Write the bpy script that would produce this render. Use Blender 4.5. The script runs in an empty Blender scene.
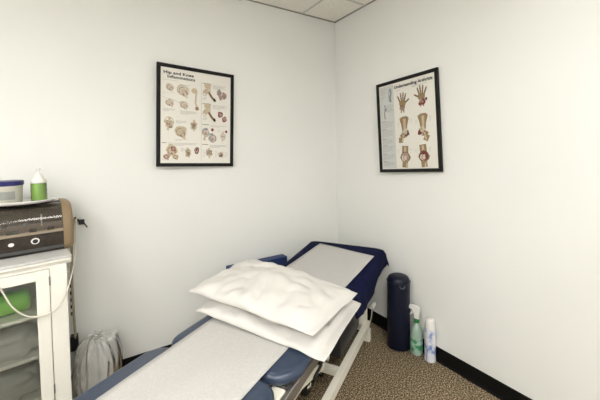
import bpy, bmesh, math, random
from mathutils import Vector, Matrix, noise, Euler
PI = math.pi
col = bpy.context.scene.collection
rnd = random.Random(7)

# ------------------------------------------------------------------ materials
def mat(name, color, rough=.6, metal=0., **kw):
    m = bpy.data.materials.new(name); m.use_nodes = True
    b = m.node_tree.nodes['Principled BSDF']
    b.inputs['Base Color'].default_value = (*color, 1)
    b.inputs['Roughness'].default_value = rough
    b.inputs['Metallic'].default_value = metal
    for k, v in kw.items():
        b.inputs[k.replace('_', ' ')].default_value = v
    return m

def speckle(m, c1, c2, scale, lo=.4, hi=.6, bump=0., dist=.002, detail=3., stretch=(1, 1, 1), c3=None):
    nt = m.node_tree; b = nt.nodes['Principled BSDF']
    tc = nt.nodes.new('ShaderNodeTexCoord'); mp = nt.nodes.new('ShaderNodeMapping')
    mp.inputs['Scale'].default_value = stretch
    n = nt.nodes.new('ShaderNodeTexNoise'); n.inputs['Scale'].default_value = scale; n.inputs['Detail'].default_value = detail
    r = nt.nodes.new('ShaderNodeValToRGB')
    r.color_ramp.elements[0].position = lo; r.color_ramp.elements[0].color = (*c1, 1)
    r.color_ramp.elements[1].position = hi; r.color_ramp.elements[1].color = (*c2, 1)
    if c3:
        e = r.color_ramp.elements.new((lo + hi) / 2); e.color = (*c3, 1)
    nt.links.new(tc.outputs['Object'], mp.inputs[0]); nt.links.new(mp.outputs[0], n.inputs['Vector'])
    nt.links.new(n.outputs['Fac'], r.inputs[0]); nt.links.new(r.outputs[0], b.inputs['Base Color'])
    if bump:
        bp = nt.nodes.new('ShaderNodeBump'); bp.inputs['Strength'].default_value = bump; bp.inputs['Distance'].default_value = dist
        nt.links.new(n.outputs['Fac'], bp.inputs['Height']); nt.links.new(bp.outputs[0], b.inputs['Normal'])
    return m

def thin_glass(name, tint=(1, 1, 1), refl=.06, body=(.5, .5, .5), opac=0., rough=.05, ior=1.45):
    """clear sheet: mostly see-through, some gloss, an optional milky share"""
    m = bpy.data.materials.new(name); m.use_nodes = True; nt = m.node_tree
    nt.nodes.clear()
    out = nt.nodes.new('ShaderNodeOutputMaterial')
    tr = nt.nodes.new('ShaderNodeBsdfTransparent'); tr.inputs[0].default_value = (*tint, 1)
    gl = nt.nodes.new('ShaderNodeBsdfGlossy'); gl.inputs['Roughness'].default_value = rough
    df = nt.nodes.new('ShaderNodeBsdfDiffuse'); df.inputs[0].default_value = (*body, 1)
    fr = nt.nodes.new('ShaderNodeFresnel'); fr.inputs[0].default_value = ior
    ad = nt.nodes.new('ShaderNodeMath'); ad.operation = 'ADD'; ad.inputs[1].default_value = refl - .04; ad.use_clamp = True
    nt.links.new(fr.outputs[0], ad.inputs[0])
    m1 = nt.nodes.new('ShaderNodeMixShader'); m1.inputs[0].default_value = opac
    nt.links.new(tr.outputs[0], m1.inputs[1]); nt.links.new(df.outputs[0], m1.inputs[2])
    m2 = nt.nodes.new('ShaderNodeMixShader')
    nt.links.new(ad.outputs[0], m2.inputs[0]); nt.links.new(m1.outputs[0], m2.inputs[1]); nt.links.new(gl.outputs[0], m2.inputs[2])
    nt.links.new(m2.outputs[0], out.inputs[0])
    return m

M = {}
M['wall'] = speckle(mat('wall_paint', (.80, .79, .75), .75), (.805, .808, .775), (.825, .828, .796), 1.6, .3, .7, bump=0)
M['ceil'] = speckle(mat('ceiling_tile', (.66, .63, .58), .9), (.80, .76, .70), (.92, .885, .825), 90, .34, .52, bump=.25, dist=.002)
M['tbar'] = mat('grid_bar', (.62, .60, .56), .5)
M['edge'] = mat('wall_angle_trim', (.30, .29, .26), .6)
M['base'] = mat('black_vinyl_base', (.004, .004, .004), .5, Specular_IOR_Level=.2)
M['carpet'] = speckle(mat('carpet', (.2, .16, .12), .95, Specular_IOR_Level=.1), (.045, .032, .018), (.58, .47, .32), 125, .36, .66, bump=.6, dist=.006, detail=2., c3=(.20, .148, .088))
M['frame'] = mat('black_frame', (.008, .007, .006), .5, Specular_IOR_Level=.25)
M['paperprint'] = mat('print_paper', (.93, .90, .825), .5)
M['ink'] = mat('print_black', (.015, .012, .012), .5)
M['text'] = mat('print_small_text', (.36, .33, .30), .5)
M['beige'] = mat('print_bone', (.66, .55, .38), .5)
M['beige2'] = mat('print_bone_pale', (.72, .64, .52), .5)
M['tan'] = mat('print_tan', (.36, .24, .12), .5)
M['brown'] = mat('print_brown', (.13, .075, .045), .5)
M['red'] = mat('print_red', (.20, .03, .03), .5)
M['pink'] = mat('print_pink', (.52, .33, .27), .5)
M['bluegrey'] = mat('print_bluegrey', (.33, .33, .36), .5)
M['wash'] = mat('print_grey_panel', (.74, .74, .71), .5)
M['glaze'] = thin_glass('acrylic_glazing', refl=.03, rough=.14, ior=1.28)
M['vinyl'] = speckle(mat('slate_blue_vinyl', (.035, .058, .11), .30), (.029, .044, .078), (.035, .053, .092), 60, .4, .6, bump=.05, dist=.001)
M['navy'] = speckle(mat('navy_cloth', (.006, .009, .045), .9, Specular_IOR_Level=.15), (.002, .0038, .026), (.0045, .007, .038), 12, .3, .7)
M['navyvinyl'] = mat('navy_vinyl', (.004, .006, .020), .45, Specular_IOR_Level=.3)
M['navyfoam'] = mat('navy_foam_cover', (.010, .030, .11), .55)
M['exampaper'] = speckle(mat('exam_paper', (.78, .76, .74), .8), (.50, .485, .465), (.55, .535, .51), 130, .35, .65, bump=.08, dist=.0015)
M['pillow'] = mat('white_pillowcase', (.665, .645, .61), .85)
M['cream'] = mat('cream_enamel', (.92, .885, .77), .4)
M['steel'] = mat('steel_rail', (.35, .34, .32), .35, .8)
M['darksteel'] = mat('dark_metal', (.10, .10, .10), .4, .6)
M['chrome'] = mat('chrome', (.7, .7, .7), .15, 1.)
M['black'] = mat('black_plastic', (.010, .010, .011), .4)
M['rubber'] = mat('black_rubber', (.015, .015, .015), .7)
M['cabinet'] = mat('cabinet_white', (.90, .88, .80), .4)
M['cabtop'] = mat('cabinet_top_grey_white', (.60, .59, .57), .4)
M['cabin'] = mat('cabinet_inside', (.42, .43, .41), .6)
M['doorglass'] = thin_glass('cabinet_glass', tint=(.97, .98, .96), refl=.06, body=(.45, .47, .44), opac=.06, rough=.08)
M['device'] = speckle(mat('device_brown', (.04, .03, .024), .4, Specular_IOR_Level=.3), (.026, .020, .015), (.038, .029, .022), 40, .4, .6)
M['devicetan'] = mat('device_tan', (.25, .18, .10), .5)
M['deviceledge'] = mat('device_ledge', (.34, .28, .21), .4)
M['lcd'] = mat('device_display', (.05, .10, .08), .2)
M['hood'] = thin_glass('smoked_hood', tint=(.76, .72, .67), refl=.06, body=(.26, .22, .18), opac=.10, rough=.10)
M['white'] = mat('white_plastic', (.82, .81, .78), .35)
M['softwhite'] = mat('white_translucent_plastic', (.78, .78, .72), .4, Subsurface_Weight=.2)
M['tub'] = thin_glass('tub_plastic', tint=(.95, .95, .88), refl=.06, body=(.74, .72, .62), opac=.7)
M['tubfill'] = mat('tub_contents', (.70, .64, .48), .6)
M['tublabel'] = mat('tub_label', (.28, .29, .27), .6)
M['bluelid'] = mat('blue_lid', (.008, .010, .11), .35)
M['gel'] = mat('green_gel', (.33, .56, .05), .25, Transmission_Weight=.1)
M['gelclear'] = thin_glass('clear_bottle', tint=(.92, .97, .90), refl=.05, body=(.7, .8, .66), opac=.08)
M['cordwhite'] = mat('cord_white', (.72, .68, .58), .5)
M['cordtan'] = mat('cord_tan', (.33, .28, .20), .5)
M['spraylabel'] = speckle(mat('spray_label', (.2, .5, .3), .4), (.05, .28, .13), (.42, .60, .50), 26, .44, .56)
M['spraybody'] = mat('spray_body', (.46, .62, .52), .3, Transmission_Weight=.25)
M['green'] = mat('green_collar', (.02, .19, .04), .4)
M['canlabel'] = speckle(mat('can_label', (.7, .72, .8), .35), (.16, .25, .55), (.74, .75, .80), 24, .38, .50, stretch=(1, 1, .6))
M['greencloth'] = mat('green_towel', (.24, .62, .08), .8)
M['plastic'] = thin_glass('clear_bag', tint=(.96, .96, .95), refl=.09, body=(.82, .82, .79), opac=.34, rough=.22)
M['bagfill'] = mat('bag_contents', (.52, .51, .47), .8)
M['bagfill2'] = mat('bag_contents_dark', (.20, .20, .18), .7)

# ------------------------------------------------------------------ helpers
def obj(name, bm, m, parent=None, smooth=False, loc=None, rot=None):
    me = bpy.data.meshes.new(name)
    bmesh.ops.recalc_face_normals(bm, faces=bm.faces)
    bm.to_mesh(me); bm.free()
    for x in (m if isinstance(m, (list, tuple)) else [m]): me.materials.append(x)
    if smooth:
        for p in me.polygons: p.use_smooth = True
        if smooth == 'auto':
            me.set_sharp_from_angle(angle=math.radians(38))
    o = bpy.data.objects.new(name, me); col.objects.link(o)
    if parent: o.parent = parent
    if loc is not None: o.location = loc
    if rot is not None: o.rotation_euler = rot
    return o
def empty(name, loc, rotz, label, cat, group=None, rot=None):
    o = bpy.data.objects.new(name, None); col.objects.link(o)
    o.empty_display_size = .05
    o.location = loc; o.rotation_euler = rot or (0, 0, rotz)
    o['label'] = label; o['category'] = cat
    if group: o['group'] = group
    return o
def tag(o, label, cat, group=None):
    o['label'] = label; o['category'] = cat
    if group: o['group'] = group
    return o
def struct(o): o['kind'] = 'structure'; return o

def box(bm, lo, hi, bev=0., seg=2, mtx=None):
    lo = Vector(lo); hi = Vector(hi)
    r = bmesh.ops.create_cube(bm, size=1.)
    vs = r['verts']; c = (lo + hi) / 2; s = hi - lo
    for v in vs: v.co = Vector((v.co.x * s.x, v.co.y * s.y, v.co.z * s.z)) + c
    if bev:
        es = list({e for v in vs for e in v.link_edges})
        rr = bmesh.ops.bevel(bm, geom=es, offset=bev, segments=seg, affect='EDGES', profile=.6)
        vs = list({v for f in rr['faces'] for v in f.verts} | {v for v in vs if v.is_valid})
    if mtx is not None:
        for v in vs: v.co = mtx @ v.co
    return vs
def beam(bm, a, b, w, h, bev=.003, up=(0, 0, 1)):
    """rectangular bar from a to b"""
    a = Vector(a); b = Vector(b); d = b - a; L = d.length; d.normalize()
    s = d.cross(Vector(up)).normalized(); u = s.cross(d)
    m = Matrix((( d.x, s.x, u.x, a.x), (d.y, s.y, u.y, a.y), (d.z, s.z, u.z, a.z), (0, 0, 0, 1)))
    box(bm, (0, -w/2, -h/2), (L, w/2, h/2), bev, 1, m)
def lathe(bm, prof, n=28, c=(0, 0, 0), sx=1, sy=1, axis='Z'):
    rings = []
    for r, z in prof:
        ring = []
        for k in range(n):
            t = 2 * PI * k / n
            p = Vector((r * sx * math.cos(t), r * sy * math.sin(t), z))
            if axis == 'X': p = Vector((p.z, p.x, p.y))
            if axis == 'Y': p = Vector((p.x, p.z, p.y))
            ring.append(bm.verts.new(p + Vector(c)))
        rings.append(ring)
    for a, b in zip(rings, rings[1:]):
        for k in range(n):
            bm.faces.new((a[k], a[(k+1) % n], b[(k+1) % n], b[k]))
    bm.faces.new(rings[0][::-1]); bm.faces.new(rings[-1])
def catmull(P, per=8):
    P = [Vector(p) for p in P]; Q = [P[0]] + P + [P[-1]]; out = []
    for i in range(1, len(Q) - 2):
        for k in range(per):
            t = k / per
            p0, p1, p2, p3 = Q[i-1:i+3]
            out.append(.5 * ((2*p1) + (-p0+p2)*t + (2*p0-5*p1+4*p2-p3)*t*t + (-p0+3*p1-3*p2+p3)*t**3))
    out.append(P[-1]); return out
def tube(bm, P, r, n=8, smooth=True):
    pts = catmull(P) if smooth else [Vector(p) for p in P]
    prev = None; s = None
    for i, p in enumerate(pts):
        d = (pts[min(i+1, len(pts)-1)] - pts[max(i-1, 0)]).normalized()
        if s is None: s = d.orthogonal().normalized()
        s = (s - d * s.dot(d)).normalized(); u = d.cross(s)
        rr = r(i / (len(pts)-1)) if callable(r) else r
        ring = [bm.verts.new(p + rr * (s * math.cos(2*PI*k/n) + u * math.sin(2*PI*k/n))) for k in range(n)]
        if prev:
            for k in range(n): bm.faces.new((prev[k], prev[(k+1) % n], ring[(k+1) % n], ring[k]))
        else: bm.faces.new(ring[::-1])
        prev = ring
    bm.faces.new(prev)
def prism(bm, outline, a, b, axis='X'):
    """outline in the other two axes (2D list), extruded from a to b along axis"""
    def P(q, t):
        if axis == 'X': return (t, q[0], q[1])
        if axis == 'Y': return (q[0], t, q[1])
        return (q[0], q[1], t)
    A = [bm.verts.new(P(q, a)) for q in outline]; B = [bm.verts.new(P(q, b)) for q in outline]
    n = len(A)
    for k in range(n): bm.faces.new((A[k], A[(k+1) % n], B[(k+1) % n], B[k]))
    bm.faces.new(A[::-1]); bm.faces.new(B)
def sheet(bm, grid, thick):
    """thin shell from a grid of points, given a real thickness"""
    n, m_ = len(grid), len(grid[0])
    V = [[bm.verts.new(p) for p in row] for row in grid]
    fs = [bm.faces.new((V[i][j], V[i+1][j], V[i+1][j+1], V[i][j+1])) for i in range(n-1) for j in range(m_-1)]
    bmesh.ops.recalc_face_normals(bm, faces=fs)
    bmesh.ops.solidify(bm, geom=fs, thickness=thick)
def fr(x): return noise.noise(Vector(x))

# ------------------------------------------------------------------ room shell
H = 2.62; X0 = -3.9; Y0 = -3.9
def slab(name, lo, hi, m):
    bm = bmesh.new(); box(bm, lo, hi); return struct(obj(name, bm, m))
slab('floor', (X0-.1, Y0-.1, -.1), (.1, .1, 0), M['carpet'])
slab('ceiling', (X0-.1, Y0-.1, H), (.1, .1, H+.1), M['ceil'])
slab('wall_left', (X0, 0, 0), (.1, .1, H), M['wall'])
slab('wall_right', (0, Y0, 0), (.1, 0, H), M['wall'])
slab('wall_front', (X0, Y0-.1, 0), (.1, Y0, H), M['wall'])
slab('wall_back', (X0-.1, Y0, 0), (X0, .1, H), M['wall'])
def baseboard(name, axis):
    bm = bmesh.new()
    prof = [(0, 0), (-.016, 0), (-.012, .004), (-.007, .013), (-.006, .092), (-.003, .095), (0, .095)]
    if axis == 'L': prism(bm, prof, X0, 0, 'X')
    else: prism(bm, prof, Y0, 0, 'Y')
    return struct(obj(name, bm, M['base']))
baseboard('baseboard_left', 'L'); baseboard('baseboard_right', 'R')
# suspended ceiling: bars of the grid and the angle along the walls
bm = bmesh.new()
x = -.365
while x > X0:
    box(bm, (x-.010, Y0, H-.0035), (x+.010, 0, H)); x -= .61
y = -.40
while y > Y0:
    box(bm, (X0, y-.010, H-.003), (0, y+.010, H)); y -= .61
struct(obj('trim_1', bm, M['tbar']))
bm = bmesh.new()
box(bm, (X0, -.014, H-.006), (0, 0, H)); box(bm, (-.014, Y0, H-.006), (0, -.014, H))
struct(obj('trim_2', bm, M['edge']))

# ceiling lights (overhead, out of the picture)
def troffer(x, y, rz, power, label):
    t = empty('ceiling_light', (x, y, H), rz, label, 'ceiling light')
    bm = bmesh.new()
    for lo, hi in (((-.6, -.3, -.02), (.6, -.28, -.004)), ((-.6, .28, -.02), (.6, .3, -.004)), ((-.6, -.28, -.02), (-.58, .28, -.004)), ((.58, -.28, -.02), (.6, .28, -.004))):
        box(bm, lo, hi)
    obj('light_frame', bm, M['white'], t)
    e = mat('diffuser_glow', (.9, .9, .9), .5); b = e.node_tree.nodes['Principled BSDF']
    b.inputs['Emission Color'].default_value = (1, .992, .975, 1); b.inputs['Emission Strength'].default_value = power
    bm = bmesh.new(); box(bm, (-.58, -.28, -.014), (.58, .28, -.008)); obj('diffuser', bm, e, t)
troffer(-1.28, -2.535, 0, 9.5, 'long white ceiling troffer nearest the treatment table')
troffer(-3.41, -1.925, PI/2, 17, 'long white ceiling troffer on the cabinet side of the room')
troffer(-2.50, -3.145, 0, 20, 'long white ceiling troffer farthest back behind the viewer')

# dark fitting at the ceiling line
bm = bmesh.new(); box(bm, (-.035, -.03, -.022), (.035, 0, 0), .004, 2)
tag(obj('cable_clip', bm, M['black'], None, False, (-.968, -.015, H-.0062)), 'small dark fitting at the top of the left wall under the ceiling edge', 'fitting')

# ------------------------------------------------------------------ posters
class Ink:
    """flat printing on a sheet: x right, y down (both 0..1), one mesh with a slot per ink"""
    def __init__(s, w, h): s.bm = bmesh.new(); s.w = w; s.h = h; s.mats = [M['paperprint']]; s.k = 0; s.kk = 0
    def slot(s, m):
        if M[m] not in s.mats: s.mats.append(M[m])
        return s.mats.index(M[m])
    def P(s, x, y, lay): return Vector(((x - .5) * s.w, -lay, (.5 - y) * s.h))
    def poly(s, pts, m, lay=None):
        if lay is None:
            s.kk += 1; lay = .0002 + (s.kk % 600) * 1.5e-6
        vs = [s.bm.verts.new(s.P(x, y, lay)) for x, y in pts]
        f = s.bm.faces.new(vs); f.material_index = s.slot(m)
        f.normal_update()
    def blob(s, cx, cy, rx, ry, m, seed=0, amp=.18, n=16, rot=0):
        pts = []
        for k in range(n):
            t = 2*PI*k/n; r = 1 + amp * fr((math.cos(t)*1.3+seed*3.1, math.sin(t)*1.3, seed)) * 2
            a, b = rx*r*math.cos(t), ry*r*math.sin(t)
            pts.append((cx + a*math.cos(rot) - b*math.sin(rot)*s.h/s.w, cy + a*math.sin(rot)*s.w/s.h + b*math.cos(rot)))
        s.poly(pts, m)
    def stroke(s, pts, w, m):
        for (x0, y0), (x1, y1) in zip(pts, pts[1:]):
            dx, dy = (x1-x0)*s.w, (y1-y0)*s.h; L = math.hypot(dx, dy) or 1
            nx, ny = -dy/L*w/2/s.w, dx/L*w/2/s.h
            s.poly([(x0+nx, y0+ny), (x1+nx, y1+ny), (x1-nx, y1-ny), (x0-nx, y0-ny)], m)
    def ring(s, cx, cy, rx, ry, w, m, a0=0, a1=2*PI, n=14):
        s.stroke([(cx+rx*math.cos(a0+(a1-a0)*k/n), cy+ry*math.sin(a0+(a1-a0)*k/n)) for k in range(n+1)], w, m)
    def lines(s, x0, x1, y0, n, dy=.0105, th=.0016, m='text'):
        for i in range(n):
            e = x1 - (x1-x0) * (rnd.random()*.25 if i < n-1 else .5)
            s.stroke([(x0, y0+i*dy), (e, y0+i*dy)], th, m)
    def write(s, txt, x, y, size, m, bold=.0, maxw=None):
        cu = bpy.data.curves.new('t', 'FONT'); cu.body = txt; cu.size = size
        o = bpy.data.objects.new('t', cu); col.objects.link(o)
        bpy.context.view_layer.update()
        me = bpy.data.meshes.new_from_object(o.evaluated_get(bpy.context.evaluated_depsgraph_get()))
        sc = 1.
        if maxw:
            wd = max(v.co.x for v in me.vertices) - min(v.co.x for v in me.vertices); sc = maxw*s.w / wd
        o0 = s.P(x, y, .0018); mi = s.slot(m)
        for n_, (dx, dz) in enumerate(((0, 0), (bold, 0), (-bold, 0), (0, bold), (0, -bold))):
            vs = [s.bm.verts.new((o0.x + v.co.x*sc + dx, o0.y + n_*2e-5, o0.z + v.co.y + dz)) for v in me.vertices]
            for p in me.polygons:
                f = s.bm.faces.new([vs[i] for i in p.vertices]); f.material_index = mi
        bpy.data.objects.remove(o); bpy.data.curves.remove(cu); bpy.data.meshes.remove(me)

def poster(name, w, h, loc, rot, label, draw):
    t = empty(name, loc, 0, label, 'poster', rot=rot)
    fw, fd = .024, .018
    bm = bmesh.new()
    W2, H2 = w/2, h/2
    for lo, hi in (((-W2, 0, H2-fw), (W2, fd, H2)), ((-W2, 0, -H2), (W2, fd, -H2+fw)), ((-W2, 0, -H2+fw), (-W2+fw, fd, H2-fw)), ((W2-fw, 0, -H2+fw), (W2, fd, H2-fw))):
        box(bm, lo, hi, .0015, 1)
    obj('poster_frame', bm, M['frame'], t)
    iw, ih = w-2*fw, h-2*fw
    I = Ink(iw, ih)
    box(I.bm, (-iw/2, 0, -ih/2), (iw/2, .004, ih/2))
    draw(I)
    me = bpy.data.meshes.new('printed_sheet'); I.bm.to_mesh(me); I.bm.free()
    for m in I.mats: me.materials.append(m)
    o = bpy.data.objects.new('printed_sheet', me); col.objects.link(o); o.parent = t; o.location = (0, .008, 0)
    bm = bmesh.new(); box(bm, (-iw/2, .0035, -ih/2), (iw/2, .0052, ih/2)); obj('glazing', bm, M['glaze'], t)
    return t

def bone(I, x, y, s, seed=0, a=0, c='beige', dark='brown'):
    """knobbly joint drawing: two long pieces meeting, ringed with darker detail"""
    ca, sa = math.cos(a), math.sin(a); k = I.w/I.h
    def T(u, v): return (x + s*(u*ca - v*sa), y + s*k*(u*sa + v*ca))
    for (u0, v0, u1, v1, r) in ((0, -1.0, .05, -.2, .26), (.0, .25, -.06, 1.05, .22)):
        x0, y0 = T(u0, v0); x1, y1 = T(u1, v1)
        I.stroke([(x0, y0), (x1, y1)], r*s*I.w*1.5, c)
    for u, v, r in ((-.25, -.2, .34), (.3, -.2, .33), (-.2, .28, .32), (.24, .3, .3)):
        X, Y = T(u, v); I.blob(X, Y, r*s, r*s*k, c, seed+u*7, .15)
    X, Y = T(0, .03); I.blob(X, Y, .5*s, .09*s*k, 'pink', seed, .3, rot=a)
    for i in range(9):
        q = random.Random(seed*13+i); X, Y = T(q.uniform(-.45, .45), q.uniform(-.6, .6))
        I.ring(X, Y, s*.2, s*.2*k, .0022, dark, q.random()*6, q.random()*3+7.5, 6)
def socket(I, x, y, s, seed=0, c='beige2', dark='brown'):
    k = I.w/I.h
    I.blob(x, y, s, s*k*.9, c, seed, .25); I.blob(x+s*.3, y+s*k*.5, s*.45, s*k*.5, 'pink', seed+2, .2)
    I.ring(x-s*.1, y+s*.1*k, s*.6, s*.6*k, .0026, 'brown', 1, 5, 8); I.ring(x+s*.25, y+s*.3*k, s*.4, s*.45*k, .0022, dark, 3, 7, 7); I.ring(x, y, s*.95, s*.85*k, .0016, 'tan', 0, 4, 9)
    I.blob(x-s*.05, y+s*.1*k, s*.3, s*.3*k, 'beige', seed+1, .1)
    I.stroke([(x+s*.2, y+s*.3*k), (x+s*.6, y+s*1.2*k)], s*I.w*.35, c)

def draw_hip(I):
    I.write('Hip and Knee', .035, .064, .027, 'ink', .0010, .40)
    I.write('Inflammations', .085, .106, .027, 'ink', .0008, .37)
    I.stroke([(.03, .128), (.13, .128), (.22, .128)], .0012, 'text')
    I.stroke([(.555, .10), (.555, .975)], .0012, 'text')
    # left half
    for x, y, s, sd in ((.12, .20, .052, 1), (.12, .36, .058, 4), (.31, .37, .058, 5)): socket(I, x, y, s, sd, 'beige2', 'pink')
    socket(I, .30, .22, 0.086, 2, 'beige2', 'tan')
    I.stroke([(.48, .22), (.47, .34), (.49, .39)], .011, 'beige'); I.blob(.455, .21, .045, .03, 'beige', 3); I.blob(.49, .40, .028, .02, 'tan', 9)
    I.stroke([(.03, .31), (.18, .335), (.26, .36)], .0014, 'tan')
    I.lines(.03, .2, .255, 3, m='wash'); I.lines(.25, .42, .16, 2, m='text'); I.lines(.03, .2, .43, 3); I.lines(.26, .5, .44, 4)
    for x, y, s, sd, a in ((.11, .585, .088, 11, .1), (.45, .585, .078, 12, 0)):
        bone(I, x, y, s, sd, a)
    I.ring(.11, .57, .06, .055, .003, 'tan', 3, 7, 10); socket(I, .27, .66, 0.086, 13, 'beige', 'tan')
    I.lines(.2, .35, .55, 3); I.lines(.19, .37, .745, 2)
    I.stroke([(.02, .787), (.08, .787)], .003, 'ink'); I.lines(.10, .52, .787, 3, .011)
    socket(I, .15, .86, 0.075, 21, 'beige', 'red'); socket(I, .08, .93, 0.04, 22, 'pink', 'brown'); socket(I, .20, .93, 0.04, 23, 'beige', 'brown')
    I.blob(.17, .85, .03, .026, 'red', 5, .3); I.blob(.17, .85, .018, .018, 'pink', 6)
    bone(I, .37, .885, 0.069, 24, -.2); I.blob(.49, .86, .036, .036, 'brown', 25, .2); I.blob(.49, .862, .024, .024, 'pink', 26, .2); I.blob(.49, .855, .012, .014, 'red', 26, .2)
    I.lines(.27, .33, .84, 4); I.lines(.03, .2, .965, 1)
    # right half
    for y0, dark in ((.10, 'brown'), (.325, 'brown')):
        I.stroke([(.57, y0+.01), (.70, y0+.01)], .003, 'ink'); I.lines(.72, .96, y0+.02, 4, .012)
        I.stroke([(.66, y0+.03), (.665, y0+.10)], .028, 'beige2'); I.blob(.645, y0+.035, .05, .035, 'beige', 31)
        I.blob(.62, y0+.10, .035, .03, 'beige', 32, .3); I.ring(.61, y0+.12, .035, .03, .002, 'brown', 1, 5, 7)
        I.stroke([(.66, y0+.10), (.70, y0+.15), (.765, y0+.20)], .016, 'tan'); I.stroke([(.67, y0+.115), (.75, y0+.195)], .006, 'brown')
        I.blob(.75, y0+.185, .02, .018, 'ink', 33, .2); I.lines(.58, .64, y0+.17, 3)
    for x, y, r in ((.82, .20, .042), (.90, .225, .04), (.84, .25, .035)): I.blob(x, y, r, r*.9, 'pink', x*9, .3)
    I.blob(.83, .19, .022, .03, 'bluegrey', 3, .3); I.blob(.89, .235, .025, .02, 'bluegrey', 4, .3); I.ring(.86, .225, .05, .04, .002, 'brown', 0, 4)
    for x, y, r in ((.84, .445, .042), (.91, .49, .04)):
        I.blob(x, y, r, r*.85, 'red', x*7, .2); I.blob(x, y, r*.68, r*.55, 'pink', x*8, .2); I.ring(x, y, r*.4, r*.35, .003, 'brown', 0, 5)
    I.stroke([(.57, .568), (.67, .568)], .003, 'ink'); I.lines(.69, .97, .575, 2, .012)
    for x, y in ((.62, .655), (.72, .715)):
        I.blob(x, y, .055, .05, 'bluegrey', x*5, .15); I.blob(x, y+.004, .042, .038, 'beige2', x*6, .15); I.ring(x, y, .03, .028, .003, 'brown', .5, 5.2)
        I.blob(x, y+.01, .018, .017, 'pink', 2)
    I.stroke([(.61, .69), (.60, .745)], .016, 'beige')
    I.blob(.72, .622, .020, .018, 'red', 1, .05); I.blob(.935, .635, .018, .016, 'red', 2, .05)
    bone(I, .885, .69, 0.075, 41, .1, 'beige2', 'bluegrey'); I.lines(.8, .86, .63, 2)
    I.stroke([(.57, .79), (.66, .79)], .003, 'ink'); I.lines(.68, .97, .797, 3, .011)
    bone(I, .675, .885, 0.073, 42, -.1, 'beige'); I.blob(.855, .905, .05, .04, 'beige2', 43, .25); I.blob(.855, .905, .026, .022, 'brown', 44, .3); I.blob(.852, .90, .014, .012, 'pink', 45)
    I.lines(.58, .62, .86, 5, .018); I.lines(.76, .80, .87, 4, .02); I.lines(.91, .97, .88, 4, .016)

def hand(I, x, y, s, flip, c, dark, seed):
    k = I.w/I.h; f = -1 if flip else 1
    def T(u, v): return (x + f*s*u, y + s*k*v)
    I.poly([T(*p) for p in ((-.42, .36), (-.46, -.10), (-.20, -.20), (.20, -.22), (.38, -.08), (.46, .16), (.30, .52), (-.22, .58))], c)
    for u0, v0, u1, v1 in ((-.33, 0, -.62, -.70), (-.13, -.05, -.22, -.98), (.06, -.08, .14, -1.0), (.24, -.08, .46, -.82), (.28, .2, .85, -.16)):
        I.stroke([T(u0, v0), T(u1, v1)], .185*s*I.w, c)
        for q in (.35, .68, 1.): 
            X, Y = T(u0+(u1-u0)*q, v0+(v1-v0)*q); I.blob(X, Y, .085*s, .085*s*k, c if q == 1. else dark, seed+q, .1, 8)
        I.stroke([T(u0, v0+.2), T((u0+u1)/2, (v0+v1)/2)], .03*s*I.w, dark)
    for i in range(8):
        q = random.Random(seed*31+i); X, Y = T(q.uniform(-.3, .25), q.uniform(.42, .95))
        I.blob(X, Y, .19*s, .16*s*k, c if i % 2 else 'pink', seed+i, .2, 9); I.ring(X, Y, .16*s, .14*s*k, .0024, dark, 0, 6, 7)
    I.stroke([T(-.2, 1.0), T(-.22, 1.25)], .16*s*I.w, c); I.stroke([T(.12, .95), T(.12, 1.25)], .16*s*I.w, c)

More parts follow.
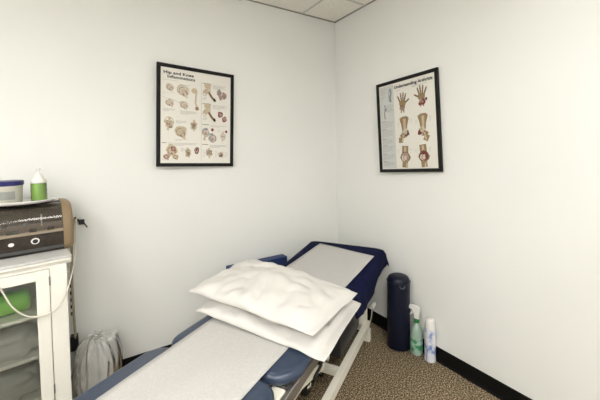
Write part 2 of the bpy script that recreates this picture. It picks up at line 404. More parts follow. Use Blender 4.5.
def draw_arth(I):
    I.poly([(.01, .01), (.285, .01), (.285, .99), (.01, .99)], 'wash', .0001)
    I.write('Understanding Arthritis', .30, .066, .029, 'ink', .0012, .66)
    I.lines(.32, .5, .095, 1); I.lines(.62, .9, .085, 2)
    I.lines(.03, .15, .04, 8, .017); I.lines(.17, .28, .30, 3, .014)
    # blue grey leg figures of the text column
    I.stroke([(.22, .05), (.235, .10), (.215, .16), (.225, .21)], .016, 'bluegrey'); I.stroke([(.20, .06), (.19, .13), (.20, .20)], .006, 'bluegrey')
    I.stroke([(.10, .23), (.115, .28), (.09, .33), (.10, .40)], .010, 'bluegrey'); I.blob(.115, .29, .028, .02, 'bluegrey', 3, .2)
    I.lines(.13, .27, .24, 6, .014)
    for y, n in ((.44, 6), (.535, 7), (.65, 5), (.73, 6), (.83, 5), (.92, 4)):
        I.stroke([(.03, y-.012), (.12, y-.012)], .0024, 'brown'); I.lines(.03, .27, y, n, .0125)
    hand(I, .445, .235, .135, False, 'tan', 'brown', 51)
    hand(I, .775, .205, .135, True, 'tan', 'brown', 52)
    for u, v, r in ((.80, .285, .035), (.85, .26, .022), (.74, .30, .02)): I.blob(u, v, r, r*.8, 'red', u*9, .25)
    I.blob(.79, .28, .018, .013, 'pink', 2, .2)
    for x, f in ((.46, 1), (.78, -1)):
        # upper arm running into a joint, with the forearm bent below
        I.poly([(x-.085, .425), (x-.03, .405), (x+.05, .405), (x+.085, .43), (x+.05, .515), (x+.045, .575), (x-.04, .575), (x-.055, .50)], 'tan')
        I.poly([(x-.02, .43), (x+.03, .43), (x+.02, .56), (x-.015, .56)], 'beige')
        I.blob(x+f*.02, .59, .06, .042, 'beige2', 61, .2); I.blob(x+f*.045, .60, .045, .03, 'brown' if f > 0 else 'red', 62, .35)
        I.blob(x+f*.02, .588, .030, .022, 'beige', 63, .2)
        I.stroke([(x+f*.0, .61), (x-f*.07, .64), (x-f*.075 if f > 0 else x+.03, .70)], .036, 'tan'); I.stroke([(x-f*.02, .61), (x-f*.045, .69)], .012, 'beige')
        I.ring(x, .60, .055, .045, .0026, 'brown', 0, 4.5)
        I.lines(x-.13, x-.08, .47, 3, .02); I.lines(x+.10, x+.15, .45, 3, .02)
    for x, c2, f in ((.45, 'pink', 1), (.77, 'red', -1)):
        I.stroke([(x+f*.01, .74), (x, .84)], .052, 'tan'); I.stroke([(x+f*.01, .75), (x, .83)], .018, 'beige')
        I.stroke([(x, .90), (x-f*.01, .985)], .046, 'tan'); I.stroke([(x+.03, .92), (x+.02, .985)], .012, 'beige')
        I.blob(x, .87, .085, .068, 'tan', 71, .15); I.blob(x, .865, .072, .056, c2, 72, .2); I.blob(x-.015, .875, .045, .034, 'beige2', 73, .25)
        I.ring(x, .865, .075, .055, .004, 'brown', 2.6, 7); I.ring(x+.005, .875, .035, .03, .003, c2 if c2 == 'red' else 'brown', 0, 5)
        I.lines(x-.14, x-.09, .79, 2, .02); I.lines(x+.09, x+.13, .78, 3, .02)

PL = poster('framed_poster', .546, .6935, (-1.2866, -.038, 1.6820), (0, .0340, .060), 'black-framed hip and knee chart hanging on the left wall', draw_hip)
PR = poster('framed_poster', .515, .681, (-.037, -.8292, 1.6114), (0, -.0500, -PI/2+.050), 'black-framed arthritis chart with hands hanging on the right wall', draw_arth)

# ------------------------------------------------------------------ treatment table
TA = math.radians(31); UA = Vector((math.cos(TA), math.sin(TA), 0)); VA = Vector((math.sin(TA), -math.cos(TA), 0))
U0, V0 = -1.2, .2
table = empty('treatment_table', tuple(UA*U0 + VA*V0), TA, 'long slate blue padded treatment table on cream steel frame', 'treatment table')
def T(u, v, z): return (u - U0, -(v - V0), z)           # table u/v to its local axes
def TW(u, v, z): p = UA*u + VA*v; return Vector((p.x, p.y, z))
ZP = .60; ZH = .655; UH = -1.0; UE = -.36
def padz(u): return ZP if u < UH else ZP + (ZH-ZP) * (u-UH) / (UE-UH)

def rounded(u0, u1, v0, v1, rad, n=8):
    """rad: corner radii (u0v0, u1v0, u1v1, u0v1)"""
    pts = []
    for (cu, cv, r, a0) in ((u0, v0, rad[0], PI), (u1, v0, rad[1], 1.5*PI), (u1, v1, rad[2], 0), (u0, v1, rad[3], .5*PI)):
        su = 1 if cu == u0 else -1; sv = 1 if cv == v0 else -1
        for k in range(n+1):
            t = a0 + .5*PI*k/n
            pts.append((cu + su*r + r*math.cos(t), cv + sv*r + r*math.sin(t)))
    return pts
def pad(name, u0, u1, v0, v1, rad, th=.046, m='vinyl'):
    bm = bmesh.new(); out = rounded(u0, u1, v0, v1, rad)
    cu, cv = (u0+u1)/2, (v0+v1)/2
    prof = [(0.012, -th), (.003, -th+.005), (0, -th+.012), (0, -.020), (.004, -.011), (.012, -.004), (.024, 0)]
    rings = []
    for ins, dz in prof:
        ring = []
        for (a, b) in out:
            da, db = a-cu, b-cv
            A_ = a - math.copysign(min(ins, abs(da)), da) * (abs(da)/((u1-u0)/2))
            B_ = b - math.copysign(min(ins, abs(db)), db) * (abs(db)/((v1-v0)/2))
            ring.append(bm.verts.new(T(A_, B_, padz(A_) + dz)))
        rings.append(ring)
    n = len(out)
    for p, q in zip(rings, rings[1:]):
        for k in range(n): bm.faces.new((p[k], p[(k+1) % n], q[(k+1) % n], q[k]))
    bm.faces.new(rings[0][::-1]); bm.faces.new(rings[-1])
    return obj(name, bm, M[m], table, 'auto')
pad('foot_pad', -3.0, -1.885, -.158, .470, (.03, .09, .085, .03))
pad('middle_pad', -1.868, -1.015, -.138, .492, (.055, .03, .03, .11))
pad('head_pad', -1.0, -.36, -.095, .495, (.03, .03, .03, .03))
# board under each pad
bm = bmesh.new()
box(bm, T(-2.95, .43, .540), T(-1.91, -.11, .5535)); box(bm, T(-1.84, .46, .540), T(-1.04, -.11, .5535))
obj('pad_board', bm, M['darksteel'], table)

# base frame
def part(name, m, fn):
    bm = bmesh.new(); fn(bm); return obj(name, bm, M[m], table, fn.__code__.co_name != '<lambda>' and 'auto')
VR, VL = .416, -.03
for v in (VR, VL):
    part('base_rail', 'cream', lambda bm: beam(bm, T(-2.9, v, .12), T(-.50, v, .12), .038, .055, .0015))
for u in (-2.75, -1.10, -.56):
    part('cross_beam', 'cream', lambda bm: beam(bm, T(u, VR-.020, .122), T(u, VL+.020, .122), .036, .045))
for v in (VR, VL):
    for u in (-2.8, -.515):
        part('foot', 'cream', lambda bm: box(bm, T(u-.022, v+.024, .0), T(u+.022, v-.024, .089), .003, 1))
for v in (VR-.02, VL+.02):
    part('upright_post', 'cream', lambda bm: box(bm, T(-.575, v+.028, .15), T(-.535, v-.028, .565), .003, 1))
    part('upper_rail', 'steel', lambda bm: beam(bm, T(-2.85, v+.062 if v > .1 else v-.062, .512), T(-1.03, v+.062 if v > .1 else v-.062, .512), .030, .050))
for v in (.30, .08):
    part('lift_arm', 'cream', lambda bm: beam(bm, T(-1.13, v, .165), T(-2.2, v, .44), .040, .050))
    part('lift_arm', 'darksteel', lambda bm: beam(bm, T(-.62, v-.02, .17), T(-1.2, v-.02, .505), .030, .045))
part('middle_rail', 'cream', lambda bm: beam(bm, T(-2.75, .235, .125), T(-1.119, .235, .125), .036, .045))
for u in (-2.2, -1.2, -1.02):
    part('upper_cross_bar', 'darksteel', lambda bm: beam(bm, T(u, VR+.03, .500), T(u, VL-.03, .500), .035, .040))
part('head_support', 'darksteel', lambda bm: (beam(bm, T(-1.03, .36, .505), T(-.5, .36, .572), .030, .030), beam(bm, T(-1.03, .04, .505), T(-.5, .04, .572), .030, .030)))
def motor(bm):
    tube(bm, [T(-1.04, .31, .22), T(-.62, .31, .29)], .052, 16, False)
    tube(bm, [T(-1.30, .31, .18), T(-1.04, .31, .22)], .020, 12, False)
    box(bm, T(-1.05, .390, .165), T(-.64, .24, .40), .01, 2)
    box(bm, T(-.9, .30, .155), T(-.66, .05, .36), .01, 2)
part('lift_motor', 'black', motor)
def rods(bm):
    tube(bm, [T(-1.30, .30, .185), T(-1.02, .36, .46)], .008, 8, False)
    lathe(bm, [(.024, -.03), (.024, .03)], 14, T(-1.02, .345, .27), axis='X')
    lathe(bm, [(.017, -.012), (.017, .012)], 12, T(-1.16, .345, .23), axis='Y')
    tube(bm, [T(-1.24, .345, .235), T(-.98, .345, .27)], .007, 8, False)
part('linkage', 'chrome', rods)
def junction(bm):
    box(bm, T(-1.13, .20, .005), T(-.85, .02, .085), .008, 2)
    tube(bm, [T(-1.05, .19, .07), T(-1.08, .28, .05), T(-1.12, .30, .20), T(-1.05, .25, .35)], .006, 8)
part('control_box', 'black', junction)
for v in (.225, -.005):
    bm = bmesh.new()
    lathe(bm, [(.012, -.020), (.038, -.019), (.045, -.012), (.045, .012), (.038, .019), (.012, .020)], 24, T(-1.20, v, .046), axis='Y')
    wheel = obj('caster_wheel', bm, M['rubber'], table, 'auto')
    bm = bmesh.new(); tube(bm, [T(-1.20, v+.026, .046), T(-1.17, v+.026, .085), T(-1.12, v+.01, .098)], .007, 8)
    lathe(bm, [(.013, -.027), (.017, -.022), (.017, .022), (.013, .027)], 14, T(-1.20, v, .046), axis='Y')
    obj('caster_fork', bm, M['chrome'], wheel, True)
# side lever by the far foot
bm = bmesh.new(); tube(bm, [T(-.53, .437, .115), T(-.515, .450, .19), T(-.50, .452, .255)], .007, 10)
lever = obj('height_lever', bm, M['chrome'], table, True)
bm = bmesh.new(); tube(bm, [T(-.515, .452, .258), T(-.455, .458, .262)], .013, 12, False); obj('lever_grip', bm, M['white'], lever, 'auto')
# brackets under the gap between the pads
part('hinge_bracket', 'cream', lambda bm: box(bm, T(-1.90, .455, .46), T(-1.84, .40, .545), .004, 1))
part('stop_post', 'cream', lambda bm: beam(bm, T(-1.47, .26, .13), T(-1.47, .26, .24), .028, .028, up=(1, 0, 0)))

# navy cover draped over the head section
def cover():
    bm = bmesh.new(); nu, rows = 44, []
    top = [-.114, -.08, -.04, 0, .05, .1, .15, .2, .25, .3, .35, .4, .44, .475, .505]
    for i in range(nu+1):
        u = -1.16 + (UE + .012 + 1.16) * i/nu; row = []
        z = padz(u) + .004
        def wob(s, k): return .010*fr((u*7, s*3, k)) + .004*fr((u*19, s, k+4))
        for dz in (-.085, -.06, -.035, -.016):
            row.append(T(u, -.116 - (.004 if dz < -.05 else .002) + .5*wob(dz*10, 1)*(-dz*10), z + dz))
        for v in top:
            edge = min(v + .114, .505 - v); row.append(T(u, v, z - (.010 if edge < .01 else .003 if edge < .04 else 0) + .0012*fr((u*14, v*14, 3))))
        for dz in (-.022, -.045, -.07, -.095, -.118 + .012*math.sin(u*9)):
            row.append(T(u, .513 + .10*(-dz-.02)*1.8 + wob(dz*10, 7)*(-dz*9), z + dz))
        rows.append(row)
    # end drop
    for dz, du in ((-.018, .008), (-.040, .011), (-.065, .014), (-.09, .018)):
        last = rows[nu]; row = []
        for j, p in enumerate(last):
            w = max(0, min(1, (p[2] - (padz(UE) - .03)) / .03))
            row.append((p[0] + du + .004*fr((p[1]*9, dz*20, 2)), p[1] - (.10*(-dz) if j > 12 else -.04*(-dz)), p[2] + (dz if w > .5 else dz*.25)))
        rows.append(row)
    sheet(bm, rows, .003)
    return obj('draped_cover', bm, M['navy'], None, True)
cv = cover(); cv.location = table.location; cv.rotation_euler = table.rotation_euler
tag(cv, 'navy blue cloth cover draped over the far end of the treatment table', 'cover')

# strip of white paper running along the whole table
def paper():
    bm = bmesh.new(); rows = []
    us = [-2.98 + k*.035 for k in range(54)]
    us = [u for u in us if u < -1.10]
    n2 = 26
    us += [-1.10 + (.70)*k/n2 for k in range(n2+1)]
    for u in us:
        t = max(0, min(1, (u+2.2)/1.2)); t2 = max(0, min(1, (u+1.1)/.7))
        a = -.066 - .015*t + .072*t2; b = .375 + .037*t + .062*t2
        row = []
        for j in range(15):
            s = j/14; v = a + (b-a)*s
            uu = u - (.12*s*t2 if u > -1.1 else 0)
            z = padz(uu) + .0035
            if uu > -1.16: z += .0058
            if -1.92 < uu < -1.84: z += .0006
            z += .0022*max(0, fr((u*5, v*5, 1.5))) + .0011*abs(fr((u*16, v*3, 6)))
            if u < -1.7: z += .007*math.exp(-((v-.10-.25*(u+2.3))/.07)**2) * max(0, min(1, (-u-1.75)/.3))
            row.append(T(uu, v + .002*fr((u*6, j//14, 9)), z))
        rows.append(row)
    sheet(bm, rows, .0008)
    return obj('table_paper', bm, M['exampaper'], None, True)
pp = paper(); pp.location = table.location; pp.rotation_euler = table.rotation_euler
tag(pp, 'long white strip of examination paper running down the treatment table', 'paper sheet')

# ------------------------------------------------------------------ pillows
def pillow(name, L, F, B, R, zt, zb, hem, seed, label, mound=.36):
    """corners in (u, v, z): L left-front, F right-front, B left-back, R right-back"""
    L, F, B, R = (Vector(p) for p in (L, F, B, R))
    nu_, nv = 72, 52; bm = bmesh.new()
    c = (L+F+B+R)/4
    def pt(s, t, side):
        a = L.lerp(F, s); b = B.lerp(R, s); p = a.lerp(b, t)
        es, et = 1-abs(2*s-1), 1-abs(2*t-1)
        # corners rounded off, edges drawn in between the corners
        k = .010; cc = (abs(2*s-1)*abs(2*t-1))**6; p = p.lerp(c, .018*cc)
        if t < .5: p += (b-a).normalized() * k * math.sin(PI*s)**.8 * (1-2*t)
        else: p -= (b-a).normalized() * k * math.sin(PI*s)**.8 * (2*t-1)
        if s < .5: p += (F-L).normalized() * k * math.sin(PI*t)**.8 * (1-2*s)
        else: p -= (F-L).normalized() * k*.6 * math.sin(PI*t)**.8 * (2*s-1)
        s2 = min(1, s / (1-hem)); es = 1-abs(2*s2-1)
        g = (max(0, min(1, es))**mound) * (max(0, min(1, et))**mound)
        w = Vector((p.x*2.2+seed, p.y*6.5, seed))
        wr = .9*abs(fr((p.x*10+seed, p.y*3.2, seed))) + .8*abs(fr((p.x*3+p.y*9, p.y*3-p.x*6, seed+2)))**.8
        corner = abs(2*s-1)*abs(2*t-1)
        fold = .012*corner**2*math.sin((s-t if (s < .5) == (t < .5) else s+t)*26)
        wob = .007*fr((p.x*6, p.y*6, seed+5))
        if side > 0: h = zt*g + (wr*.034 - .011)*min(1, g*2.2) + fold*min(1, g*4)*.6
        else: h = -zb*g
        e = .006*fr((p.x*11, p.y*11, seed+8))
        return Vector((p.x, p.y, p.z + h + wob*(1-g) + e*(1-g)))
    top = [[None]*(nv+1) for _ in range(nu_+1)]; bot = [[None]*(nv+1) for _ in range(nu_+1)]
    for i in range(nu_+1):
        for j in range(nv+1):
            s, t = (1-math.cos(PI*i/nu_))/2, (1-math.cos(PI*j/nv))/2
            s = .5*s+.5*i/nu_; t = .5*t+.5*j/nv
            q = pt(s, t, 1); top[i][j] = bm.verts.new(T(*q))
            if i in (0, nu_) or j in (0, nv): bot[i][j] = top[i][j]
            else:
                q = pt(s, t, -1); q.z -= .002; bot[i][j] = bm.verts.new(T(*q))
    for i in range(nu_):
        for j in range(nv):
            bm.faces.new((top[i][j], top[i+1][j], top[i+1][j+1], top[i][j+1]))
            try: bm.faces.new((bot[i][j], bot[i][j+1], bot[i+1][j+1], bot[i+1][j]))
            except ValueError: pass
    # place the thing's own origin at its base
    o = obj(name, bm, M['pillow'], None, True)
    o.location = table.location; o.rotation_euler = table.rotation_euler
    return tag(o, label, 'pillow', None)
pillow('pillow', (-1.675, -.160, .637), (-1.722, .568, .606), (-1.15, -.16, .640), (-1.262, .590, .645), .072, .020, .06, 3.3, 'lower white pillow lying flat on the treatment table under the other pillow')
pillow('pillow', (-1.635, -.250, .708), (-1.742, .528, .710), (-1.085, -.235, .706), (-1.305, .585, .712), .080, .012, .05, 8.1, 'upper plump white pillow stacked on top of the other on the treatment table')

# ------------------------------------------------------------------ navy foam block behind the table
bm = bmesh.new(); box(bm, (-.245, -.04, 0), (.245, .04, .585), .008, 2)
o = obj('foam_block', bm, M['navyfoam'], None, 'auto', (-.868, -.085, 0))
tag(o, 'navy blue foam block standing against left wall behind the pillows', 'foam block')

# ------------------------------------------------------------------ bolster
bol = empty('bolster', (-.0885, -.800, 0), -.9, 'tall navy vinyl bolster cushion standing upright beside right wall', 'bolster cushion')
bm = bmesh.new(); R_ = .0795
lathe(bm, [(R_-.02, 0), (R_-.006, .004), (R_, .016), (R_+.001, .2), (R_, .38), (R_, .478), (R_-.003, .500), (R_-.012, .516), (R_-.028, .525), (R_-.05, .528)], 40)
obj('bolster_body', bm, M['navyvinyl'], bol, 'auto')
for z in (.486, .012):
    bm = bmesh.new()
    pts = [(R_+.0015)*Vector((math.cos(2*PI*k/40), math.sin(2*PI*k/40), 0)) + Vector((0, 0, z)) for k in range(41)]
    tube(bm, pts, .0028, 6, False)
    obj('piping', bm, M['navyvinyl'], bol, True)
bm = bmesh.new()
tube(bm, [Vector((R_+.002, -.018, .478)), Vector((R_+.008, -.010, .462)), Vector((R_+.008, .010, .462)), Vector((R_+.002, .018, .478))], .004, 6)
obj('handle_loop', bm, M['darksteel'], bol, True, rot=(0, 0, -1.22))

# ------------------------------------------------------------------ spray bottle and can
sp = empty('spray_bottle', (-.049, -.925, 0), math.radians(-75), 'green labelled spray bottle with white trigger beside the bolster', 'spray bottle')
bm = bmesh.new(); lathe(bm, [(.036, 0), (.041, .004), (.042, .012), (.042, .13), (.041, .150), (.034, .180), (.021, .204), (.014, .214), (.014, .225)], 28)
bt = obj('bottle', bm, M['spraybody'], sp, True)
bm = bmesh.new(); lathe(bm, [(.0405, .024), (.0427, .025), (.0427, .115), (.0405, .116)], 28); obj('bottle_label', bm, M['spraylabel'], bt, 'auto')
bm = bmesh.new(); lathe(bm, [(.015, .222), (.0185, .223), (.0185, .246), (.014, .248)], 20); obj('collar', bm, M['green'], sp, 'auto')
bm = bmesh.new()
prism(bm, [(.020, .246), (.018, .275), (.024, .300), (.022, .325), (.004, .336), (-.035, .338), (-.052, .330), (-.052, .312), (-.030, .308), (-.016, .296), (-.014, .246)], -.011, .011, 'Y')
bmesh.ops.bevel(bm, geom=list(bm.edges), offset=.003, segments=2, affect='EDGES')
obj('spray_head', bm, M['white'], sp, 'auto')
bm = bmesh.new(); tube(bm, [Vector((-.026, 0, .308)), Vector((-.034, 0, .285)), Vector((-.046, 0, .262))], .0055, 8); obj('trigger', bm, M['white'], sp, True)
bm = bmesh.new(); lathe(bm, [(.010, -.066), (.011, -.054), (.011, -.050)], 14, (0, 0, .322), axis='X'); obj('nozzle', bm, M['black'], sp, 'auto')

can = empty('aerosol_can', (-.044, -1.030, 0), 2.6, 'white aerosol can with blue patterned label nearest the viewer on carpet', 'aerosol can')
bm = bmesh.new(); lathe(bm, [(.031, 0), (.035, .002), (.0365, .006), (.036, .012), (.036, .204), (.035, .214), (.030, .226), (.028, .236)], 28)
obj('can_body', bm, M['canlabel'], can, 'auto')
bm = bmesh.new(); lathe(bm, [(.036, .0), (.0370, .0015), (.0370, .0065), (.0355, .008)], 28); obj('bottom_rim', bm, M['chrome'], can, 'auto')
bm = bmesh.new(); lathe(bm, [(.029, .226), (.0315, .228), (.0315, .262), (.030, .280), (.025, .290), (.012, .292)], 28)
obj('cap', bm, M['white'], can, 'auto')

# ------------------------------------------------------------------ glass-door cabinet
CT = math.radians(9.5); CD = Vector((-math.cos(CT), -math.sin(CT), 0)); CB = Vector((-math.sin(CT), math.cos(CT), 0))
CO = Vector((-2.0255, -.405, 0))
def cab_empty(name, l, s, z, label, cat, extra=0.):
    p = CO + CD*l + CB*s; return empty(name, (p.x, p.y, z), CT+extra, label, cat)
CW = .74
cab = cab_empty('display_cabinet', 0, 0, 0, 'white display cabinet with glass doors standing by left wall', 'cabinet')
def K(l, s, z): return (-l, s, z)     # cabinet: l to the left, s back
def kbox(bm, l0, l1, s0, s1, z0, z1, bev=.0, seg=2): box(bm, K(l1, s0, z0), K(l0, s1, z1), bev, seg)
def kpart(name, m, boxes, parent=cab, bev=.002):
    bm = bmesh.new()
    for b in boxes: kbox(bm, *b, bev=bev, seg=1)
    return obj(name, bm, M[m] if isinstance(m, str) else m, parent, 'auto')
kpart('carcass', 'cabinet', [(.022, .040, .020, .335, .0, .905), (CW-.04, CW-.022, .020, .335, .0, .905), (.04, CW-.04, .320, .335, .04, .905), (.04, CW-.04, .020, .32, .06, .08)])
kpart('face_frame', 'cabinet', [(.022, .089, .012, .030, .0, .899), (CW-.089, CW-.022, .012, .030, 0, .899), (.089, CW-.089, .012, .030, .884, .899), (.089, CW-.089, .012, .030, .0, .075)])
kpart('cabinet_top', 'cabtop', [(.0, CW, .0, .345, .921, .935)], bev=.003)
bm = bmesh.new()
prism(bm, [(.018, .893), (.010, .897), (.006, .906), (.001, .912), (.001, .9205), (.337, .9205), (.337, .905), (.02, .905)], -CW+.002, -.002, 'X')
obj('crown_moulding', bm, M['cabinet'], cab, 'auto')
for k, z in enumerate((.655, .455, .25)):
    kpart('shelf', 'cabinet', [(.041, CW-.041, .045, .319, z-.009, z+.009)])
for l0, l1 in ((.0915, CW/2-.0015), (CW/2+.0015, CW-.0915)):
    d = kpart('door', 'cabinet', [(l0, l0+.050, .008, .028, .078, .881), (l1-.050, l1, .008, .028, .078, .881), (l0+.050, l1-.050, .008, .028, .835, .881), (l0+.050, l1-.050, .008, .028, .078, .135)])
    kpart('door_glass', 'doorglass', [(l0+.050, l1-.050, .017, .020, .135, .835)], d, 0)
    hx = l0-.001 if l0 < .2 else l1+.001
    for z in (.825, .29):
        kpart('hinge', 'steel', [(hx-.003, hx+.003, .006, .012, z-.022, z+.022)], d, .001)
    kx = l1-.025 if l0 < .2 else l0+.025
    bm = bmesh.new(); lathe(bm, [(.006, -.022), (.012, -.018), (.012, -.010), (.006, -.006), (.006, .009)], 16, K(kx, 0, .5), axis='Y')
    obj('door_knob', bm, M['steel'], d, 'auto')

# things kept in the cabinet
def lump(name, l, s, z, sx, sy, sz, m, seed, label, cat, amp=.25, rough=6):
    e_ = CO + CD*l + CB*s
    bm = bmesh.new(); bmesh.ops.create_icosphere(bm, subdivisions=4, radius=1)
    for v in bm.verts:
        n = v.co.normalized(); k = 1 + amp*(fr(n*1.7+Vector((seed, 0, 0)))) + amp*.5*abs(fr(n*rough+Vector((0, seed, 0))))
        p = Vector((math.copysign(abs(n.x)**.7, n.x), math.copysign(abs(n.y)**.8, n.y), math.copysign(abs(n.z)**.75, n.z))) * k
        v.co = Vector((p.x*sx, p.y*sy, max(p.z*sz, -sz*.86) + sz*.86))
    o = obj(name, bm, m, None, True, (e_.x, e_.y, z), (0, 0, CT))
    return tag(o, label, cat)
bm = bmesh.new()
def spiral_roll(bm, r, L):
    lathe(bm, [(r*.3, -L/2), (r*.75, -L/2+.003), (r*.95, -L/2+.012), (r, -L/2+.03), (r*1.02, 0), (r, L/2-.03), (r*.95, L/2-.012), (r*.75, L/2-.003), (r*.3, L/2)], 26, (0, 0, r), axis='X', sy=.8)
    for v in bm.verts: v.co.z = max(v.co.z, r*.25) - r*.25; v.co.z += .004*fr(v.co*25)
spiral_roll(bm, .064, .26)
p = CO + CD*.29 + CB*.15
tag(obj('rolled_towel', bm, M['greencloth'], None, True, (p.x, p.y, .669), (0, 0, CT)), 'rolled green towel on the top shelf inside glass cabinet', 'towel')
lump('plastic_pouch', .27, .15, .4645, .135, .09, .062, M['bagfill'], 2.2, 'pale plastic-wrapped supply pouch on the middle shelf inside glass cabinet', 'pouch', .3, 5)
lump('plastic_pouch', .27, .15, .2595, .14, .09, .066, M['bagfill'], 5.9, 'pale plastic-wrapped supply pouch on the lowest shelf inside glass cabinet', 'pouch', .3, 5)

# ------------------------------------------------------------------ therapy unit on the cabinet
DZ = .936; DS = .955
dev = cab_empty('therapy_unit', 0, 0, DZ, 'brown and tan tabletop therapy unit with clear hood on white cabinet', 'medical device')
DL0, DL1 = .012, .56
front = [(.140, .010), (.135, .020), (.132, .055), (.133, .105), (.140, .112)]
body = [(.150, .0), (.138, .012), (.133, .030), (.131, .060), (.134, .098), (.140, .104), (.205, .146), (.225, .160), (.235, .245), (.250, .254), (.318, .254), (.330, .245), (.333, .02), (.325, .0)]
bm = bmesh.new(); prism(bm, body, -DL1, -DL0, 'X'); obj('housing', bm, M['device'], dev, 'auto')
kpart('lower_band', 'darksteel', [(DL0, DL1, .1325, .145, .014, .032)], dev, .002)
def strip(name, m, boxes, parent=dev): return kpart(name, m, boxes, parent, .001)
bm = bmesh.new(); prism(bm, [(.137, .102), (.134, .105), (.202, .150), (.206, .1465)], -DL1, -DL0-.001, 'X'); obj('control_ledge', bm, M['deviceledge'], dev, 'auto')
bm = bmesh.new()
def arc(r0, n=12): return [(.232 - .088*math.cos(t)*r0, .120 + .132*math.sin(t)*r0) for t in [PI/2*k/n for k in range(n+1)]]
o1 = arc(1.); o2 = arc(.97)
prism(bm, o1 + o2[::-1], -DL1+.002, -DL0-.001, 'X'); obj('hood', bm, M['hood'], dev, 'auto')
for l, w, h, m in ((.215, .048, .012, 'lcd'), (.138, .030, .012, 'black'), (.066, .030, .012, 'black'), (.33, .04, .012, 'black')):
    bm = bmesh.new(); kbox(bm, l-w/2, l+w/2, .150, .172, .114, .114+h+.006, .002, 1); obj('display' if m == 'lcd' else 'rocker_switch', bm, M[m], dev, 'auto')
bm = bmesh.new(); kbox(bm, .098, .105, .180, .1885, .130, .20, .001, 1); obj('straw_reflection', bm, M['white'], dev, 'auto')  # white bar standing in for the pump straw's reflection in the hood
for l in (.165, .245):
    bm = bmesh.new(); lathe(bm, [(.010, .0), (.009, .014), (.005, .016)], 14, K(l, .195, .144)); obj('knob', bm, M['black'], dev, 'auto')
# front: white round button, ringed round socket
bm = bmesh.new(); lathe(bm, [(.0085, -.006), (.009, -.001), (.009, .003)], 22, K(.222, .131, .068), axis='Y', sx=1.25); obj('round_button', bm, M['white'], dev, 'auto')
bm = bmesh.new(); lathe(bm, [(.0105, -.004), (.0155, -.004), (.016, .003)], 24, K(.132, .131, .070), axis='Y', sx=1.1)
rg = obj('socket_ring', bm, M['white'], dev, 'auto')
bm = bmesh.new(); lathe(bm, [(.008, -.007), (.0108, -.006), (.0108, .0)], 20, K(.132, .131, .070), axis='Y'); obj('socket', bm, M['black'], rg, 'auto')
# tan end cap
cap = [(.150, -.0005), (.135, .012), (.127, .035), (.124, .080), (.126, .130), (.136, .180), (.158, .220), (.190, .248), (.230, .260), (.318, .262), (.334, .25), (.338, .02), (.330, -.0005)]
bm = bmesh.new()
c0 = (.232, .12)
rings = []
for dx, k in ((-DL0-.004, 1.), (-DL0+.010, 1.), (-DL0+.024, .985), (-DL0+.034, .95), (-DL0+.040, .88)):
    rings.append([bm.verts.new((dx, c0[0]+(a-c0[0])*k, max(c0[1]+(b-c0[1])*k, -.0005))) for a, b in cap])
n = len(cap)
for a, b in zip(rings, rings[1:]):
    for k in range(n): bm.faces.new((a[k], a[(k+1) % n], b[(k+1) % n], b[k]))
bm.faces.new(rings[0][::-1]); bm.faces.new(rings[-1])
obj('end_cap', bm, M['devicetan'], dev, 'auto')

# oval tray on the unit, with a tub and a pump bottle on it
dev.scale = (1, 1, DS)
TZ = DZ + .2625*DS
tray = cab_empty('oval_tray', .176, .232, TZ, 'white oval tray resting on top of the brown therapy unit', 'tray')
bm = bmesh.new(); lathe(bm, [(.115, 0), (.125, .001), (.140, .010), (.144, .014), (.1425, .016), (.137, .012), (.124, .004), (.05, .0035)], 40, sy=.62)
obj('tray_dish', bm, M['white'], tray, True)
pb = cab_empty('pump_bottle', .104, .232, TZ+.0045, 'clear bottle of green gel with white pump top standing on oval tray', 'bottle')
bm = bmesh.new(); lathe(bm, [(.028, 0), (.033, .003), (.034, .010), (.034, .098), (.032, .106), (.018, .120), (.014, .124)], 28); obj('bottle_body', bm, M['gelclear'], pb, True)
bm = bmesh.new(); lathe(bm, [(.027, .003), (.0315, .006), (.032, .012), (.032, .090), (.031, .091)], 28); obj('gel', bm, M['gel'], pb, 'auto')
bm = bmesh.new(); lathe(bm, [(.0345, .095), (.0345, .104), (.030, .114), (.020, .124), (.0165, .140), (.010, .143), (.006, .145), (.006, .162)], 24); obj('pump_collar', bm, M['softwhite'], pb, True)
bm = bmesh.new(); lathe(bm, [(.007, .160), (.010, .162), (.010, .176), (.006, .180)], 16)
tube(bm, [Vector((0, 0, .170)), Vector((.015, -.012, .172)), Vector((.026, -.02, .162))], .0045, 8); obj('pump_head', bm, M['white'], pb, 'auto')
tb = cab_empty('plastic_tub', .232, .232, TZ+.0045, 'round tub with dark blue lid standing beside the green gel bottle', 'tub')
bm = bmesh.new(); lathe(bm, [(.058, 0), (.062, .003), (.066, .090), (.066, .094), (.063, .094), (.060, .006), (.03, .004)], 36); obj('tub_body', bm, M['tub'], tb, 'auto')
bm = bmesh.new(); lathe(bm, [(.057, .006), (.059, .01), (.061, .068), (.058, .072), (.03, .078)], 30); obj('tub_contents', bm, M['tubfill'], tb, True)
bm = bmesh.new()
pts = [(-.0675*math.cos(t), -.0675*math.sin(t)) for t in [.9+1.2*k/12 for k in range(13)]]
sheet(bm, [[(x_, y_, .025), (x_, y_, .065)] for x_, y_ in pts], .0005); obj('tub_label', bm, M['tublabel'], tb)
bm = bmesh.new(); lathe(bm, [(.069, .092), (.071, .094), (.071, .112), (.068, .115), (.03, .115)], 36); obj('tub_lid', bm, M['bluelid'], tb, 'auto')

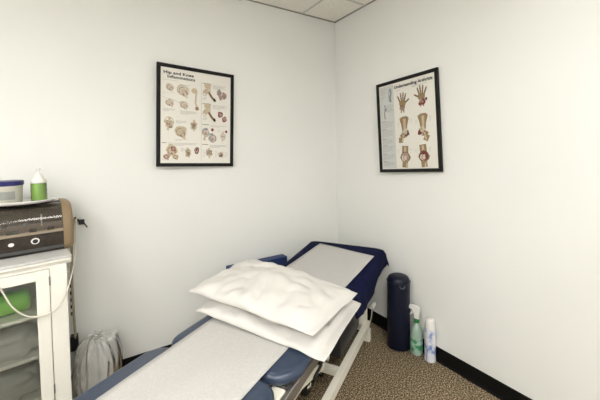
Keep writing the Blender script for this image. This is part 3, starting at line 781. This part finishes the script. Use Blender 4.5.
# ------------------------------------------------------------------ cords, hook, adaptor
def cord(name, P, r, m, label):
    bm = bmesh.new(); tube(bm, P, r, 8); return tag(obj(name, bm, M[m], None, True), label, 'cord')
def KW(l, s, z): return CO + CD*l + CB*s + Vector((0, 0, z))
hook = empty('wall_hook', (-1.992, 0, 1.022), 0, 'black cord clip fixed on left wall beside the therapy unit', 'hook')
bm = bmesh.new(); box(bm, (-.016, -.022, -.012), (.014, 0, .018), .004, 2); tube(bm, [Vector((-.012, -.012, .012)), Vector((-.024, -.02, .026)), Vector((-.036, -.018, .034))], .006, 8)
obj('hook_body', bm, M['black'], hook, 'auto')
bm = bmesh.new(); tube(bm, [Vector((.004, -.014, .004)), Vector((.016, -.02, -.012)), Vector((.026, -.018, -.032))], .004, 8)
obj('hook_arm', bm, M['black'], hook, True)
cord('hanging_cable', [(-2.028, -.050, 1.056), (-2.036, -.050, 1.0), (-2.046, -.048, .85), (-2.050, -.044, .7), (-2.050, -.040, .55), (-2.048, -.040, .42), (-2.046, -.04, .335)], .0065, 'cordtan', 'thick tan power cord hanging down left wall beside the cabinet')
c1 = [(-2.008, -.026, 1.058), (-2.018, -.060, 1.045), (-2.022, -.075, .985), (-2.018, -.20, .90)]
c1 += [tuple(KW(.015, -.014, .80)), tuple(KW(.055, -.016, .705)), tuple(KW(.105, -.014, .675)), tuple(KW(.17, -.012, .685)), tuple(KW(.225, -.012, .745)), tuple(KW(.262, -.012, .84)), tuple(KW(.30, -.012, .905)), tuple(KW(.325, -.008, .928)), tuple(KW(.34, .02, .941)), tuple(KW(.36, .08, .941))]
cord('probe_cord', c1, .0034, 'cordwhite', 'thin white cord looping across the front of the glass-door cabinet')
ps = empty('power_strip', (-2.064, 0, .60), 0, 'dark upright power strip on left wall partly behind the cabinet', 'power strip')
bm = bmesh.new(); box(bm, (-.020, -.022, -.15), (.012, 0, .13), .004, 2); obj('strip_body', bm, M['white'], ps, 'auto')
for k in range(6):
    bm = bmesh.new(); box(bm, (.000, -.026, -.128+k*.042), (.011, -.0215, -.108+k*.042), .001, 1); obj('outlet', bm, M['black'], ps)
bm = bmesh.new(); box(bm, (-.032, -.045, -.06), (.008, 0, .030), .006, 2)
tag(obj('power_adaptor', bm, M['black'], None, 'auto', (-2.040, 0, .320)), 'black plug adaptor at the foot of the hanging tan cable behind the cabinet', 'adaptor')

# ------------------------------------------------------------------ clear plastic bag
bag = empty('plastic_bag', (-1.948, -.158, 0), 0, 'tied clear plastic bag standing on carpet between cabinet and table', 'bag')
def bagshape(bm, R1, Ht, folds, amp, seed, inset=0., tuft=True, oy=.85):
    n = 96; rings = []
    prof = [(0, .75), (.015, .92), (.10, 1.04), (.25, 1.08), (.45, 1.06), (.62, 1.03), (.76, .97), (.86, .88), (.93, .74), (.975, .56), (1., .34), (1.005, .16)]
    if tuft: prof += [(1.02, .13), (1.035, .22), (1.045, .34)]
    for h, r in prof:
        ring = []
        for k in range(n):
            t = 2*PI*k/n
            f = 1 + amp*(.4+h)*math.sin(folds*t + 3*fr((math.cos(t)*1.5, math.sin(t)*1.5, h*2+seed)))*.5 + amp*1.6*fr((math.cos(t)*2.5+seed, math.sin(t)*2.5, h*5))
            rr = (R1*r - inset)*f
            lean = .02*h - .045*max(0, h-.7)
            ring.append(bm.verts.new((rr*math.cos(t)+lean, rr*math.sin(t)*oy, h*Ht + .055*max(0, math.cos(t-.3))**2*max(0, min(1, (h-.45)/.25))*max(0, min(1, (.985-h)/.1)) + inset*.5 + (.012*fr((t*3, h, seed)) if h > .01 else 0))))
        rings.append(ring)
    for a, b in zip(rings, rings[1:]):
        for k in range(n): bm.faces.new((a[k], a[(k+1) % n], b[(k+1) % n], b[k]))
    bm.faces.new(rings[0][::-1])
    if not tuft: bm.faces.new(rings[-1])
bm = bmesh.new(); bagshape(bm, .113, .372, 19, .085, 1.); obj('bag_skin', bm, M['plastic'], bag, True)
bm = bmesh.new(); bagshape(bm, .100, .335, 5, .10, 6., .006, False); obj('bag_contents', bm, speckle(mat('bag_mix', (.5, .5, .46), .8), (.17, .17, .155), (.62, .61, .58), 13, .40, .56, bump=.4, dist=.02), bag, True)
bm = bmesh.new()
tube(bm, [Vector((.010 + .016*math.cos(t), .016*math.sin(t), .366)) for t in [2*PI*k/12 for k in range(13)]], .005, 6)
obj('bag_tie', bm, M['white'], bag, True)

# ------------------------------------------------------------------ camera
FPX = 320.39; yaw, pitch, roll = .5692, -.0375, -.0158; SY = -35.97
Fv = Vector((math.sin(yaw)*math.cos(pitch), math.cos(yaw)*math.cos(pitch), math.sin(pitch)))
r = Fv.cross(Vector((0, 0, 1))).normalized(); u = r.cross(Fv)
Rr = math.cos(roll)*r + math.sin(roll)*u; Ur = -math.sin(roll)*r + math.cos(roll)*u
cd = bpy.data.cameras.new('camera'); cam = bpy.data.objects.new('camera', cd); col.objects.link(cam)
mx = Matrix(((Rr.x, Ur.x, -Fv.x), (Rr.y, Ur.y, -Fv.y), (Rr.z, Ur.z, -Fv.z))).to_4x4()
mx.translation = Vector((-1.9127, -2.3521, 1.4272)); cam.matrix_world = mx
cd.sensor_width = 36; cd.lens = FPX/600*36; cd.shift_y = SY/600; cd.clip_start = .02
sc = bpy.context.scene; sc.camera = cam

w = bpy.data.worlds.new('room_world'); sc.world = w; w.use_nodes = True
w.node_tree.nodes['Background'].inputs[0].default_value = (.9, .95, 1, 1); w.node_tree.nodes['Background'].inputs[1].default_value = .3
sc.view_settings.view_transform = 'Standard'; sc.view_settings.look = 'None'
sc.view_settings.exposure = 0.25; sc.view_settings.gamma = 1
sc.view_settings.use_curve_mapping = False
